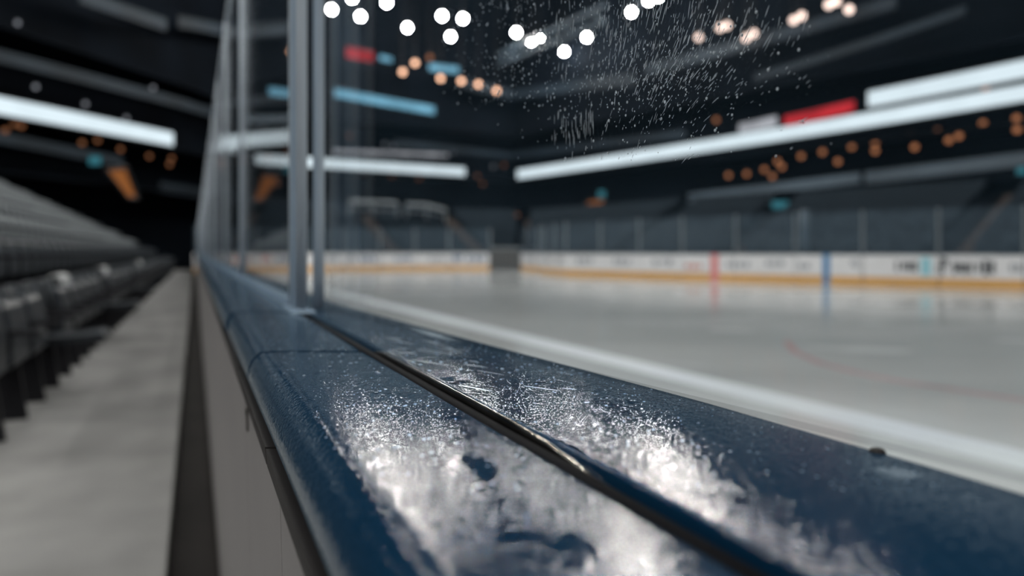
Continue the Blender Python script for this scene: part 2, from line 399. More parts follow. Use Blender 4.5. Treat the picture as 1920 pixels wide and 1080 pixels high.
# ------------------------------------------------------------------ the near boards: caps, panels
def cap_right(y):      # ice-side edge of the cap narrows with distance
    k = [(-1,.312),(.3,.312),(.45,.308),(.7,.285),(1.15,.25),(40,.25)]
    for (a,x0),(c,x1) in zip(k,k[1:]):
        if a <= y <= c: return x0+(x1-x0)*(y-a)/(c-a)
def rsec(x0, x1, z0, z1, r_left, r_right, seg=6):
    """rounded-top section, (x,z), counter-clockwise seen from -Y"""
    s = [(x0,z0),(x1,z0)]
    for i in range(seg+1):
        a = math.pi/2*i/seg; s.append((x1-r_right+r_right*math.cos(a), z1-r_right+r_right*math.sin(a)))
    for i in range(seg+1):
        a = math.pi/2+math.pi/2*i/seg; s.append((x0+r_left+r_left*math.cos(a), z1-r_left+r_left*math.sin(a)))
    return s
def cap_piece(name, y0, y1, x0, x1f, rl, rr, label, z0=1.03, ystep=.12):
    n = max(2, int((y1-y0)/ystep)) if y1 < 3 else 2
    secs = []
    for i in range(n+1):
        y = y0+(y1-y0)*i/n; x1 = x1f(y)
        e = .002 if i in (0,n) else 0
        sc_ = rsec(x0,x1,z0,TOP,rl,rr)
        if x0 < .1: sc_[0] = (x0+.010,z0); sc_.append((x0+.0008,z0+.010))      # outer face tucks in under the rounded nose
        secs.append([N(x,y,z-(e if z > TOP-.001 else 0)) for x,z in sc_])
    b = MB(); b.sweep(secs)
    o = b.build(name, M['cap'], smooth=False)
    for p in o.data.polygons: p.use_smooth = len(p.vertices) == 4
    try: o.data.set_sharp_from_angle(angle=math.radians(40))
    except Exception: pass
    return tag(o, label, 'board cap')
lefts = [(-.35,.631),(.640,1.040),(1.056,2.4),(2.405,3.6),(3.605,4.8),(4.805,7.2),(7.205,9.6),(9.605,14.4),(14.405,19.2),(19.205,37)]
for i,(a,c) in enumerate(lefts):
    lab = ('wet navy cap plank beaded with water, nearest the walkway side' if i == 0 else
           'short navy cap plank between two cross joints beside the glass post' if i == 1 else
           f'navy cap plank on walkway side, {ordi(i-2)} one beyond the near glass post')
    cap_piece('cap_plank', a, c, .049 if i < 2 else .0465, lambda y: .1515, .024, .0015, lab, z0=1.03)
rights = [(-.35,1.30),(1.305,2.4),(2.405,3.6),(3.605,4.8),(4.805,7.2),(7.205,9.6),(9.605,14.4),(14.405,19.2),(19.205,37)]
for i,(a,c) in enumerate(rights):
    lab = ('wide wet navy cap plank along the ice side, running to the near glass post' if i == 0 else
           f'navy cap plank on ice side, {ordi(i-1)} one beyond the near glass post')
    cap_piece('cap_plank', a, c, .1705, cap_right, .003, .006, lab, z0=1.03)
b = MB()
g = [N(.1517,-.35,1.03),N(.1683,-.35,1.03),N(.1683,37,1.03),N(.1517,37,1.03)]
b.sweep([[N(x,y,z) for x,z in ((.1517,1.03),(.1672,1.03),(.1672,1.064),(.1655,1.0665),(.161,1.0675),(.1565,1.0665),(.1517,1.062))] for y in (-.35,.3,.6,1.0,2,37)])
o = b.build('rubber_gasket', M['gasket']); tag(o, 'black rubber gasket strip filling the long joint between the cap planks', 'gasket')
for p in o.data.polygons: p.use_smooth = len(p.vertices)==4
b = MB(); b.sweep([[N(x,y,z-dz_) for x,z in ((.1674,1.045),(.1703,1.045),(.1703,1.0690),(.1699,1.0700),(.1689,1.0704),(.1679,1.0700),(.1674,1.0688))] for y,dz_ in ((.275,.010),(.30,.0045),(.33,.0012),(.37,0),(.5,0),(.62,0),(.645,.003))])
o = b.build('metal_trim', M['trim']); tag(o, 'thin shiny metal trim strip along the ice side of the black gasket', 'trim strip')
for p in o.data.polygons: p.use_smooth = len(p.vertices)==4
# screw head on the ice-side edge
p = N(cap_right(.31)-.0055,.311,TOP-.0006)
b = MB(); b.lathe(p, [(.0036,0),(.0036,.0009),(.0028,.0019),(.0012,.0024),(.0002,.0025)], 14)
tag(b.build('screw_head', M['lip'], smooth=True), 'small dark screw head on the ice-side rim of the wide cap plank', 'screw')

# board panels under the caps
bl = [-.35,.46,.772,1.97,3.17,4.37,6.77,9.17,11.6,14,18.8,23.6,28.4,33.2,37]
for i,(a,c) in enumerate(zip(bl,bl[1:])):
    a += .002; c -= .002
    lab = ('grey board section under the wet cap, nearest one' if i == 0 else 'narrow grey board section under the cap bearing a small dark numeral mark' if i == 1
           else f'grey board section under the navy cap, {ordi(i)} one from the nearest')
    t = thing('dasher_board', lab, 'board', N(.17,(a+c)/2,0), 'board sections below the near cap')
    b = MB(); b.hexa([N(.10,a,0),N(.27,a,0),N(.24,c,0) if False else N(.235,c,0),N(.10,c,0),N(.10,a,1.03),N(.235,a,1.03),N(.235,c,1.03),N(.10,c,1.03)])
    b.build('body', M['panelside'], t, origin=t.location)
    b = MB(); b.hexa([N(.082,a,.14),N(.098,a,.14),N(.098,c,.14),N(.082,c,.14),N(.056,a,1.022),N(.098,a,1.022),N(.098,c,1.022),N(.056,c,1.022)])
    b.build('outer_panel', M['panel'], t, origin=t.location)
    b = MB(); b.hexa([N(.084,a,-.06),N(.098,a,-.06),N(.098,c,-.06),N(.084,c,-.06),N(.084,a,.135),N(.098,a,.135),N(.098,c,.135),N(.084,c,.135)])
    b.build('kick_plate', M['gutter'], t, origin=t.location)
    b = MB(); b.hexa([N(.048,a,1.018),N(.056,a,1.018),N(.056,c,1.018),N(.048,c,1.018),N(.047,a,1.0295),N(.09,a,1.0295),N(.09,c,1.0295),N(.047,c,1.0295)])
    b.build('lip', M['lip'], t, origin=t.location)
    if i == 1:      # the small numeral 1 on the panel
        def onp(y,z): return N(.056+(.082-.056)*(1.022-z)/(1.022-.14)-.0008, y, z)
        b = MB()
        def bar(p0,p1,wd):
            (y0,z0),(y1,z1) = p0,p1
            d = Vector((y1-y0,z1-z0)).normalized(); n = Vector((-d.y,d.x))*wd
            q = [(y0-n.x,z0-n.y),(y1-n.x,z1-n.y),(y1+n.x,z1+n.y),(y0+n.x,z0+n.y)]
            A = [Vector(onp(*k)) for k in q]; off = Vector((-.0012,0,0))
            b.hexa([*A]+[k+off for k in A])
        Ym = .735; z0 = .970; z1 = .993
        bar((Ym,z0),(Ym,z1),.0045); bar((Ym+.002,z1-.0015),(Ym+.015,z1-.008),.0022)
        b.build('numeral', M['mark'], t, origin=t.location)

# ------------------------------------------------------------------ glass on the near boards
GT = H+1.145
def pane_post(name, p0, h0, h1, label, width=.018):
    pass
near_posts = [1.06+1.2*k for k in range(30)]
def post(i, y):
    lab = ('near clear glass post standing on the navy cap' if i == 0 else f'clear glass post on the near boards, {ordi(i)} one from the camera')
    t = thing('glass_post', lab, 'post', N(.158,y,TOP), 'posts between the near glass panes')
    r = .009
    for s in (-1,1):
        q = MB(); x = .158; yy = y+s*.034
        secs = []
        for z in (TOP, GT):
            secs.append([N(x+r*math.cos(2*math.pi*k/12),yy+.0065*math.sin(2*math.pi*k/12),z) for k in range(12)])
        q.sweep(secs); q.build('edge_strip', M['edge'], t, origin=t.location, smooth=True)
    q = MB(); secs = []
    for z in (TOP, GT-.01): secs.append([N(.158+dx,y+dy,z) for dx,dy in ((-.006,-.0275),(.006,-.0275),(.006,.0275),(-.006,.0275))])
    q.sweep(secs); q.build('channel', M['channel'], t, origin=t.location)
    q = MB(); q.hexa([N(.140,y-.045,TOP-.001),N(.178,y-.045,TOP-.001),N(.178,y+.045,TOP-.001),N(.140,y+.045,TOP-.001),
                      N(.142,y-.043,TOP+.004),N(.176,y-.043,TOP+.004),N(.176,y+.043,TOP+.004),N(.142,y+.043,TOP+.004)])
    q.build('foot_plate', M['channel'], t, origin=t.location)
for i,y in enumerate(near_posts): post(i,y)
for i,(a,c) in enumerate(zip(near_posts,near_posts[1:])):
    a += .0405; c -= .0405
    lab = ('clear acrylic pane just beyond the near glass post' if i == 0 else f'clear acrylic pane on the near boards, {ordi(i)} one from the camera')
    t = thing('acrylic_screen', lab, 'glass pane', N(.158,(a+c)/2,TOP), 'clear panes on the near boards')
    q = MB(); q.sweep([[N(.158+dx,y,z) for y,z in ((a,TOP+.012),(c,TOP+.012),(c,GT),(a,GT))] for dx in (-.006,.006)])
    q.build('sheet', M['glass'], t, origin=t.location)
    q = MB(); q.hexa([N(.149,a,TOP-.002),N(.168,a,TOP-.002),N(.168,c,TOP-.002),N(.149,c,TOP-.002),N(.151,a,TOP+.013),N(.166,a,TOP+.013),N(.166,c,TOP+.013),N(.151,c,TOP+.013)])
    q.build('base_channel', M['channel'], t, origin=t.location)
    q = MB(); q.hexa([N(.1515,a,GT),N(.1645,a,GT),N(.1645,c,GT),N(.1515,c,GT),N(.1515,a,GT+.006),N(.1645,a,GT+.006),N(.1645,c,GT+.006),N(.1515,c,GT+.006)])
    q.build('top_edge', M['edge'], t, origin=t.location)
# smeared pane this side of the post, standing on the wide plank
PA = Vector((-.300,1.085)); PB = Vector((.096,.43)); PD = (PB-PA).normalized(); PN = Vector((PD.y,-PD.x))   # PN points to the camera side
if PN.dot(-PA) < 0: PN = -PN
PE = PA+PD*1.25
t = thing('acrylic_screen', 'water-spattered acrylic pane standing this side of the near glass post', 'glass pane', (PA.x,PA.y,TOP))
q = MB(); q.wall(PA, PE, .012, TOP+.001, GT); q.build('sheet', M['glassnear'], t, origin=t.location)
q = MB(); a = PA-PD*.009; q.sweep([[(a.x+PD.x*.0085*math.cos(2*math.pi*k/12)+PN.x*.009*math.sin(2*math.pi*k/12), a.y+PD.y*.0085*math.cos(2*math.pi*k/12)+PN.y*.009*math.sin(2*math.pi*k/12), z) for k in range(12)] for z in (TOP+.001,GT)]); q.build('edge_strip', M['edge'], t, origin=t.location, smooth=True)
dl = Vector((-PD.y,PD.x)); side = 0.0 if dl.dot(PN) < 0 else .012      # distance from the PA-PE line to the camera-side face
def pane(u, z, out=0.0): p = PA+PD*u+PN*(side+out); return Vector((p.x,p.y,z))
AX = Vector((PD.x,PD.y,0)); NX = Vector((PN.x,PN.y,0)); UZ = Vector((0,0,1))
rnd = random.Random(11)
def u_of(px):     # where a sight line of that column crosses the pane
    k = (px-CX)/F; return (k*PA.y-PA.x)/(PD.x-k*PD.y)
b = MB(); cnt = 0
clu = [(rnd.gauss(1200,125),rnd.gauss(90,95)) for _ in range(70)]
while cnt < 1150:
    if rnd.random() < .6:
        q0 = rnd.choice(clu); px = rnd.gauss(q0[0],24); py = rnd.gauss(q0[1],20)
    else: px = rnd.gauss(1190,125); py = rnd.gauss(110,95)
    if not (930 < px < 1520 and -60 < py < 300): continue
    if rnd.random() < .35 and py > 190: continue
    u = u_of(px); Y = (PA+PD*u).y; z = H-(py-CY)/F*Y
    ang = math.radians(90-58*max(0,min(1,(px-1040)/300))*max(.35,min(1,(py+60)/230))+rnd.gauss(0,6))
    L_ = (.0010+.0030*rnd.random()**3)*(1.5 if py < 90 else 1); wd = .00010+.00017*rnd.random()**2
    if rnd.random() < .35: L_ *= .35
    ax = AX*math.cos(ang)+UZ*math.sin(ang); ay = AX*-math.sin(ang)+UZ*math.cos(ang)
    b.ball(pane(u,z), (L_,wd,wd*1.2), (ax,ay,NX), seg=6, ring=3, half=True); cnt += 1
for k in range(70):          # longer hairline scratches toward the upper right
    px = rnd.uniform(1040,1330); py = rnd.uniform(-20,150); u = u_of(px); Y = (PA+PD*u).y; z = H-(py-CY)/F*Y
    ang = math.radians(82-50*max(0,min(1,(px-1040)/320))*max(.3,min(1,(py+60)/200))+rnd.gauss(0,4)); ax = AX*math.cos(ang)+UZ*math.sin(ang); ay = AX*-math.sin(ang)+UZ*math.cos(ang)
    b.ball(pane(u,z), (.002+.0055*rnd.random()**2,.00016+.0001*rnd.random(),.0002), (ax,ay,NX), seg=6, ring=3, half=True)
for k in range(46):          # run-down streaks
    px = rnd.uniform(1035,1115); py = rnd.uniform(215,265); u = u_of(px); Y = (PA+PD*u).y; z = H-(py-CY)/F*Y
    b.ball(pane(u,z), (.0012+.006*rnd.random(),.0002,.0002), (UZ,AX,NX), seg=6, ring=3, half=True)
stuff(b.build('water_streaks', M['drop'], smooth=True), 'fine bright water streaks dragged across the spattered acrylic pane', 'water streaks')
b = MB()
for k in range(620):
    if rnd.random() < .45: px = rnd.gauss(930,60); py = rnd.uniform(-40,200)
    elif rnd.random() < .6: px = rnd.gauss(1250,110); py = rnd.gauss(130,90)
    else: px = rnd.gauss(1110,90); py = rnd.gauss(190,50)
    if py > 300 or not 830 < px < 1560: continue
    u = u_of(px); Y = (PA+PD*u).y; z = H-(py-CY)/F*Y
    r = .0003+.0007*rnd.random()**2.5
    b.ball(pane(u,z), (r,r*1.15,r*.5), (AX,UZ,NX), seg=8, ring=3, half=True)
stuff(b.build('water_droplets', M['drop'], smooth=True), 'round water droplets clinging to the spattered acrylic pane', 'water droplets')
# beads on the caps
b = MB()
for k in range(1000):
    Y = .26+.75*rnd.random()**1.3
    x0 = rnd.uniform(.062,.149) if rnd.random() < .5 else rnd.uniform(.177,cap_right(Y)-.008)
    r = (.0004+.0011*rnd.random()**2)*(1.1 if Y > .5 else .6)
    if abs(Y-.635) < .008 or Y > .62: r *= .8
    p = N(x0,Y,TOP)
    b.ball(p, (r,r*rnd.uniform(.8,1.4),r*.36), seg=8, ring=3, half=True)
stuff(b.build('water_droplets', M['bead'], smooth=True), 'water beads standing on the navy cap planks', 'water droplets')

b = MB(); rs = random.Random(3)
for k in range(26):
    Y = rs.uniform(.45,.72); x0 = rs.uniform(.18,cap_right(Y)-.05); p = Vector(N(x0,Y,TOP)); a_ = math.radians(-35+rs.gauss(0,9)); ln = .004+.028*rs.random()**2
    d_ = Vector((math.cos(a_),math.sin(a_),0)); b.ball(p, (ln,.00022+.0003*rs.random(),.00012), (d_,Vector((-d_.y,d_.x,0)),(0,0,1)), seg=8, ring=2, half=True)
stuff(b.build('scratches', M['scratch']), 'pale scratches scored across the wide navy cap plank', 'scratches')
# ------------------------------------------------------------------ far boards
def resample(pl, step):
    out = [Vector(pl[0])]; acc = 0
    for a,c in zip(pl,pl[1:]):
        a = Vector(a); c = Vector(c); n = max(1, round((c-a).length/step))
        for i in range(1,n+1): out.append(a+(c-a)*i/n)
    return out
fp = resample(FAR, 2.4)
def out_n(a,c): d = (c-a).normalized(); return Vector((d.y,-d.x))     # outward (away from the ice): FAR runs anticlockwise
def is_gate(a,c): return abs((a+c).x/2+.43) < .3 and (a+c).y/2 > 43
def glyph_row(bm, a, d, n, s0, widths, z0, z1, rnd_):
    s = s0
    for wd in widths:
        if wd > 0:
            lo = z0+(z1-z0)*rnd_.choice((0,0,0,.25)); hi = z1-(z1-z0)*rnd_.choice((0,0,.3))
            p = a+d*s-n*.004; q_ = a+d*(s+wd)-n*.004
            bm.wall((q_.x,q_.y),(p.x,p.y), -.003, lo, hi)
        s += abs(wd)*1.15
# adverts as they can be made out: picture column of the middle, words
board_i = 0
for a,c in zip(fp,fp[1:]):
    d = (c-a).normalized(); n = out_n(a,c); Lg = (c-a).length
    mid = (a+c)/2; pxm = CX+F*mid.x/mid.y
    if is_gate(a,c):
        t = thing('rink_gate', 'dark service gate in the far corner of the white boards', 'gate', (mid.x,mid.y,0))
        q = MB(); q.wall(c, a, .08, .05, 1.28); q.build('leaf', pm('gate_leaf',(.10,.10,.10),.6), t, origin=t.location)
        q = MB(); q.wall(c, a, .12, 1.28, 1.40); q.build('lintel', M['steel'], t, origin=t.location)
        for k,pp_ in enumerate((a,c)):
            q = MB(); q.box((pp_.x+n.x*.06,pp_.y+n.y*.06,.70),(.12,.12,1.4)); q.build('gate_post', M['caprail'], t, origin=t.location)
        continue
    board_i += 1
    t = thing('dasher_board', f'white board section on the far side, {ordi(board_i-1)} one counted from the right', 'board', (mid.x,mid.y,0), 'far white boards')
    a2 = a+d*.02; c2 = c-d*.02
    q = MB(); q.wall(c2, a2, .10, .255, 1.04); q.build('white_panel', M['panelside'], t, origin=t.location)
    q = MB(); q.wall(c2-n*.012, a2-n*.012, .11, 0, .255); q.build('kick_plate', M['yellow'], t, origin=t.location)
    q = MB(); q.wall(c2-n*.02, a2-n*.02, .14, 1.04, 1.075); q.build('cap_rail', M['caprail'], t, origin=t.location)
    # adverts
    r2 = random.Random(100+board_i)
    def words_(sets, mat, z0, z1, nm='lettering'):
        q = MB()
        for s0,ws in sets: glyph_row(q, a, d, n, s0*Lg, [x_*Lg for x_ in ws], z0, z1, r2)
        q.build(nm, M[mat], t, origin=t.location)
    if 1250 < pxm < 1920 or pxm >= 1920: rightside = True
    else: rightside = False
    if rightside and pxm < 2100:
        pass
    elif pxm < 900 and pxm > 380:
        words_([(.12,[.05,.06,-.02,.05,.08,-.03,.06,.05])], r2.choice(['blueink','greyink','blueink','redink']), .52, .85)
        if r2.random() < .6: words_([(.68,[.07,.05,.08])], r2.choice(['redink','blueink','greyink']), .5, .9, 'logo')
    elif 980 < pxm < 1250:
        words_([(.2,[.05,.06,-.03,.05,.08,-.03,.06,.05])], 'greyink', .55, .85)
# marks placed along the right-hand boards by their column
def board_pt(px):
    Y = ring_hit(px, FAR[:6]); p = Vector(((px-CX)/F*Y,Y))
    return p
def board_frame(px):
    p = board_pt(px); k = board_pt(px+6); d = (k-p).normalized()       # towards the right of the picture
    n = Vector((-d.y,d.x));
    if n.dot(p) > 0: n = -n                                            # towards the camera / ice
    return p,d,n
def board_mark(px, w_px, z0, z1, mat, off=.016):
    p,d,n = board_frame(px); q_,_,_ = board_frame(px+w_px)
    bm = MB(); bm.wall((p+n*off)[:], (q_+n*off)[:], -.003, z0, z1); return bm, p
bm,p = board_mark(1333,14,0,1.038,'red'); tag(bm.build('red_line_stripe', M['red'], origin=(p.x,p.y,0)), 'red centre-line stripe painted up the far white boards', 'line stripe')
bm,p = board_mark(1543,13,0,1.038,'blue'); tag(bm.build('blue_line_stripe', M['blue'], origin=(p.x,p.y,0)), 'blue line stripe painted up the far white boards', 'line stripe')
def advert(px, specs, label):
    p,_,_ = board_frame(px); t = thing('advert_decal', label, 'advert', (p.x,p.y,.5))
    for nm,mat,items in specs:
        bm = MB()
        for x,wd,z0,z1 in items:
            a_,_,n_ = board_frame(x); c_,_,_ = board_frame(x+wd); bm.wall((a_+n_*.004)[:],(c_+n_*.004)[:],-.003,z0,z1)
        bm.build(nm, M[mat], t, origin=t.location)
advert(1680, [('lettering','ink',[(1680,5,.47,.83),(1692,9,.52,.80),(1703,6,.5,.78),(1711,8,.47,.82)]),('logo','cyanink',[(1726,20,.34,.95)])],
       'dark lettered advert with a pale cyan square logo on the far boards')
advert(1757, [('lettering','ink',[(1757,4,.48,.72),(1764,6,.40,.95),(1770,8,.70,.92),(1786,7,.42,.80),(1795,6,.50,.80),(1802,9,.44,.76),(1813,5,.46,.82),(1820,4,.42,.80),(1831,7,.50,.80),(1843,10,.40,.88),(1856,9,.44,.84)])],
       'long dark lettered advert on the far boards right of the cyan square')
advert(1362, [('lettering','greyink',[(1362,8,.52,.72),(1373,6,.50,.74),(1383,9,.52,.74),(1396,8,.50,.76)])], 'faint grey lettering on the far boards right of the red stripe')
advert(1436, [('lettering','greyink',[(1436,9,.60,.80),(1448,6,.58,.82),(1458,12,.60,.80)])], 'faint grey lettering midway between the red and blue stripes')
advert(1498, [('lettering','greyink',[(1498,7,.5,.72),(1508,10,.5,.70)])], 'faint grey lettering just left of the blue stripe')
advert(1290, [('lettering','redink',[(1285,8,.45,.62),(1296,10,.42,.62),(1309,7,.45,.60)])], 'faint red lettering on the far boards left of the red stripe')
advert(1600, [('lettering','greyink',[(1596,6,.62,.86),(1605,4,.55,.86)])], 'small grey symbol on the far boards right of the blue stripe')
advert(1895, [('lettering','greyink',[(1893,8,.5,.78),(1905,12,.5,.76)])], 'grey lettering at the far boards’ right edge of view'.replace('’',"'"))

# far glass above the boards
k = 0
for idx,(a,c) in enumerate(zip(fp,fp[1:])):
    d = (c-a).normalized(); n = out_n(a,c); mid = (a+c)/2
    if is_gate(a,c): continue
    k += 1
    t = thing('acrylic_screen', f'clear acrylic pane above the far boards, {ordi(k-1)} one counted from the right', 'glass pane', (mid.x,mid.y,1.08), 'clear panes above the far boards')
    q = MB(); q.wall((c-d*.03+n*.03)[:],(a+d*.03+n*.03)[:],.012,1.076,2.58); q.build('sheet', M['glassfar'], t, origin=t.location)
    q = MB(); q.wall((c-d*.03+n*.028)[:],(a+d*.03+n*.028)[:],.016,2.58,2.60); q.build('top_trim', M['fasciadim'], t, origin=t.location)
    wide = CX+F*a.x/a.y
    p = a+n*.036; r = .04
    s = tag(MB().hexa([(p.x-r,p.y-r,1.076),(p.x+r,p.y-r,1.076),(p.x+r,p.y+r,1.076),(p.x-r,p.y+r,1.076),(p.x-r*.8,p.y-r*.8,2.6),(p.x+r*.8,p.y-r*.8,2.6),(p.x+r*.8,p.y+r*.8,2.6),(p.x-r*.8,p.y+r*.8,2.6)]).build('glass_post', M['steel'] , origin=(p.x,p.y,1.076)),
            f'slim grey post of the far glass, {ordi(k-1)} one counted from the right', 'post', 'posts of the far glass')
p = board_pt(1505)
tag(MB().tube([(p.x+.2,p.y+.24,1.0),(p.x+.2,p.y+.24,2.7)], .17, 10).build('padded_post', M['fascia'], origin=(p.x+.2,p.y+.24,1.0), smooth=True), 'thick pale padded post rising above the far boards left of the blue stripe', 'post')

# ------------------------------------------------------------------ seating bowl behind the far boards
SEC = [((-17.9,42.3),(-17.6,47.6)),((-7.6,44.9),(-11.4,51.7)),((-2.1,46),(-5.6,55.4)),((.9,46.2),(1.1,57.6)),((4.9,33.8),(11.6,45.6)),((9.0,29.4),(16.1,40.4)),((14.9,23.9),(23.1,32.3)),((30,8),(40,12.5))]
SECLAB = ['end stand at the far left behind the near glass','end stand between the two stair aisles','end stand corner left of the service gate','corner right of the service gate',
          'far side stand between the first two dark aisles','far side stand behind the blue stripe','far side stand beyond the last aisle']
KEEP = [at(px,py,Y) for px,py,Y in ((655,378,48.5),(700,379,49),(745,381,49.5),(678,379,48.8),(722,380,49.2),(762,383,50.5),(800,385,51),(836,394,51.5),(780,384,50.7),(818,390,51.2))]+[at(1463,384,38.9)]
NR = 15; Z0, Z1 = .75, 3.75
def lerp2(p, q, t): return Vector((p[0]+(q[0]-p[0])*t, p[1]+(q[1]-p[1])*t))
for si,((b0,t0),(b1,t1)) in enumerate(zip(SEC,SEC[1:])):
    tier = MB(); ais = MB(); ais2 = MB(); seats = MB()
    for r in range(NR):
        f0 = r/NR; f1 = (r+1)/NR; z = Z0+(Z1-Z0)*r/(NR-1)
        A0,B0 = lerp2(b0,t0,f0),lerp2(b1,t1,f0); A1,B1 = lerp2(b0,t0,f1),lerp2(b1,t1,f1)
        Lr = (B0-A0).length; e = .75/Lr
        def quad(m, u0, u1, zt):
            P = [A0+(B0-A0)*u0, A0+(B0-A0)*u1, A1+(B1-A1)*u1, A1+(B1-A1)*u0]
            m.hexa([(p.x,p.y,-.05) for p in P]+[(p.x,p.y,zt) for p in P])
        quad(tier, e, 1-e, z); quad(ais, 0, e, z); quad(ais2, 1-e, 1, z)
        ns = max(1,int((Lr-1.6)/.56))
        if si == 1 and 9 <= r <= 12: rng = [k_ for k_ in range(ns) if k_ < 3 or k_ > ns-3]
        else: rng = range(ns)
        for k_ in rng:
            u = e+(1-2*e)*(k_+.5)/ns
            P = A0+(B0-A0)*u; Q = A1+(B1-A1)*u
            dd = (Q-P); dep = dd.length; dd.normalize(); sx = Vector((-dd.y,dd.x))
            if sx.dot(B0-A0) < 0: sx = -sx
            c0 = P+dd*dep*.50; hw = .235
            if any((c0-Vector((K.x,K.y))).length < .95 for K in KEEP): continue
            x_ = [c0-sx*hw, c0+sx*hw, c0+sx*hw+dd*.07, c0-sx*hw+dd*.07]
            seats.hexa([(p.x,p.y,z+.33) for p in x_]+[(p.x+dd.x*.10,p.y+dd.y*.10,z+.84) for p in x_])
            x_ = [c0-sx*hw-dd*.13, c0+sx*hw-dd*.13, c0+sx*hw-dd*.02, c0-sx*hw-dd*.02]
            seats.hexa([(p.x,p.y,z+.36) for p in x_]+[(p.x,p.y,z+.70) for p in x_])
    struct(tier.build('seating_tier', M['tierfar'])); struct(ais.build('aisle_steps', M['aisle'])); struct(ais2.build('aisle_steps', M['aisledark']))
    stuff(seats.build('stadium_seats', M['seatfar']), 'massed grey folding seats of the '+SECLAB[si], 'stadium seats')

# ------------------------------------------------------------------ left stand: tiers and seats, parallel to the near boards
ROWS = 11
def row_x(k): return -(1.14+.86*k)
def ring_x0(y):
    for (x1,y1),(x2,y2) in zip(RING[:3],RING[1:4]):
        if min(y1,y2) <= y <= max(y1,y2): return x1+(x2-x1)*(y-y1)/(y2-y1)-SL*y
    return -1
b = MB()
for k in range(ROWS):
    xa = row_x(k)+.42; xb = xa-.86
    if k == 0: continue
    yl = 37.5
    while yl > 2 and ring_x0(yl) > xb+.1: yl -= .5
    z = .12+.40*k
    b.hexa([N(xb,-1,-.05),N(xa,-1,-.05),N(xa,yl,-.05),N(xb,yl,-.05),N(xb,-1,z),N(xa,-1,z),N(xa,yl,z),N(xb,yl,z)])
struct(b.build('seating_tier', M['tier']))
DN = Vector((.9092,.4164,0)); DD = Vector((-.4164,.9092,0))
def L3(x, y, z): return DN*x+DD*y+Vector((0,0,z))      # seat frame: x forward (to the ice), y along the row
def seat_meshes(down):
    back = MB(); secs = []
    for z,x,wd in ((.36,-.02,.21),(.42,-.03,.225),(.60,-.07,.23),(.74,-.11,.225),(.79,-.125,.205),(.80,-.13,.15)):
        secs.append([L3(x,-wd,z),L3(x-.02,-wd*.0,z),L3(x,wd,z),L3(x-.05,wd,z),L3(x-.07,0,z),L3(x-.05,-wd,z)])
    back.sweep(secs)
    pan = MB()
    if down:
        secs = []
        for x,z,wd in ((.0,.40,.20),(.05,.425,.215),(.25,.43,.22),(.40,.445,.215),(.44,.43,.19)):
            secs.append([L3(x,-wd,z),L3(x,wd,z),L3(x,wd,z-.05),L3(x,-wd,z-.05)])
    else:
        secs = []
        for x,z,wd in ((.02,.36,.20),(.06,.40,.215),(.06,.58,.22),(.03,.72,.215),(.0,.75,.19)):
            secs.append([L3(x,-wd,z),L3(x+.05,-wd,z),L3(x+.05,wd,z),L3(x,wd,z)])
    pan.sweep(secs)
    arm = MB(); arm.sweep([[L3(x,.245-.02,z),L3(x,.245+.02,z),L3(x,.245+.02,z-.035),L3(x,.245-.02,z-.035)] for x,z in ((-.08,.60),(.08,.61),(.26,.60))])
    leg = MB()
    leg.hexa([L3(-.06,.235,0),L3(.10,.235,0),L3(.10,.255,0),L3(-.06,.255,0),L3(-.06,.235,.57),L3(.02,.235,.57),L3(.02,.255,.57),L3(-.06,.255,.57)])
    return back,pan,arm,leg
def me_of(mb, nm, mat):
    o = mb.build(nm, mat); m = o.data; bpy.data.objects.remove(o); return m
SM = {}
for dn,lit_row in ((False,0),(True,0),(False,1)):
    ms = M['seatgrey' if lit_row else 'seat']
    bk,pn,ar,lg = seat_meshes(dn)
    SM[(dn,lit_row)] = [('backrest',me_of(bk,'backrest',ms)),('seat_pan',me_of(pn,'seat_pan',ms)),('armrest',me_of(ar,'armrest',M['seatmetal'])),('leg',me_of(lg,'leg',M['seatmetal']))]
    al = MB()
    for q in (bk,pn,ar,lg):
        n0 = len(al.v); al.v += q.v; al.f += [tuple(n0+i for i in f) for f in q.f]
    SM[(dn,lit_row,'all')] = me_of(al,'stadium_seat',ms)
spots = []
for k in range(ROWS):
    y = (abs(row_x(k))/.30)*.93; j = 0
    y = max(y, 2.4)
    y0 = y
    while y < 34:
        if ring_x0(y) < row_x(k)-.7: spots.append((y**2+(row_x(k)+SL*y)**2, k, j, y))
        y += .56*.9092; j += 1
spots.sort()
rest = MB(); downs = {(0,3),(0,9),(0,16)}
base = {}
for i,(d2,k,j,y) in enumerate(spots):
    x0 = row_x(k); z = .12+.40*k; p = Vector(N(x0,y,z)); dn = (k,j) in downs; lit_row = 1 if k >= 2 else 0; hue = 'grey' if lit_row else 'black'
    if i < 300:
        st = 'with its pan lowered' if dn else 'folded up'
        lab = f'{hue} stadium seat {st}, {ordi(j)} in {ordi(k)} row of left stand'
        if i < 110:
            t = thing('stadium_seat', lab, 'stadium seat', p, hue+' seats of the left stand')
            for nm,m_ in SM[(dn,lit_row)]:
                o = bpy.data.objects.new(nm, m_); COL.objects.link(o); o.parent = t
        else:
            o = bpy.data.objects.new('stadium_seat', SM[(dn,lit_row,'all')]); COL.objects.link(o); o.location = p
            tag(o, lab, 'stadium seat', hue+' seats of the left stand')
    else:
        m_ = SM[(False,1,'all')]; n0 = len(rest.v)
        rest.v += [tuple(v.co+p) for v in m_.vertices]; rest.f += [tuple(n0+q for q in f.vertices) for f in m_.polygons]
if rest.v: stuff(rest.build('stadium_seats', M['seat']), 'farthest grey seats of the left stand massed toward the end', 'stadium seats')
front = sorted([(y,j) for d2,k,j,y in spots if k == 0])  # added pale shapes draw the highlights along the front row backs
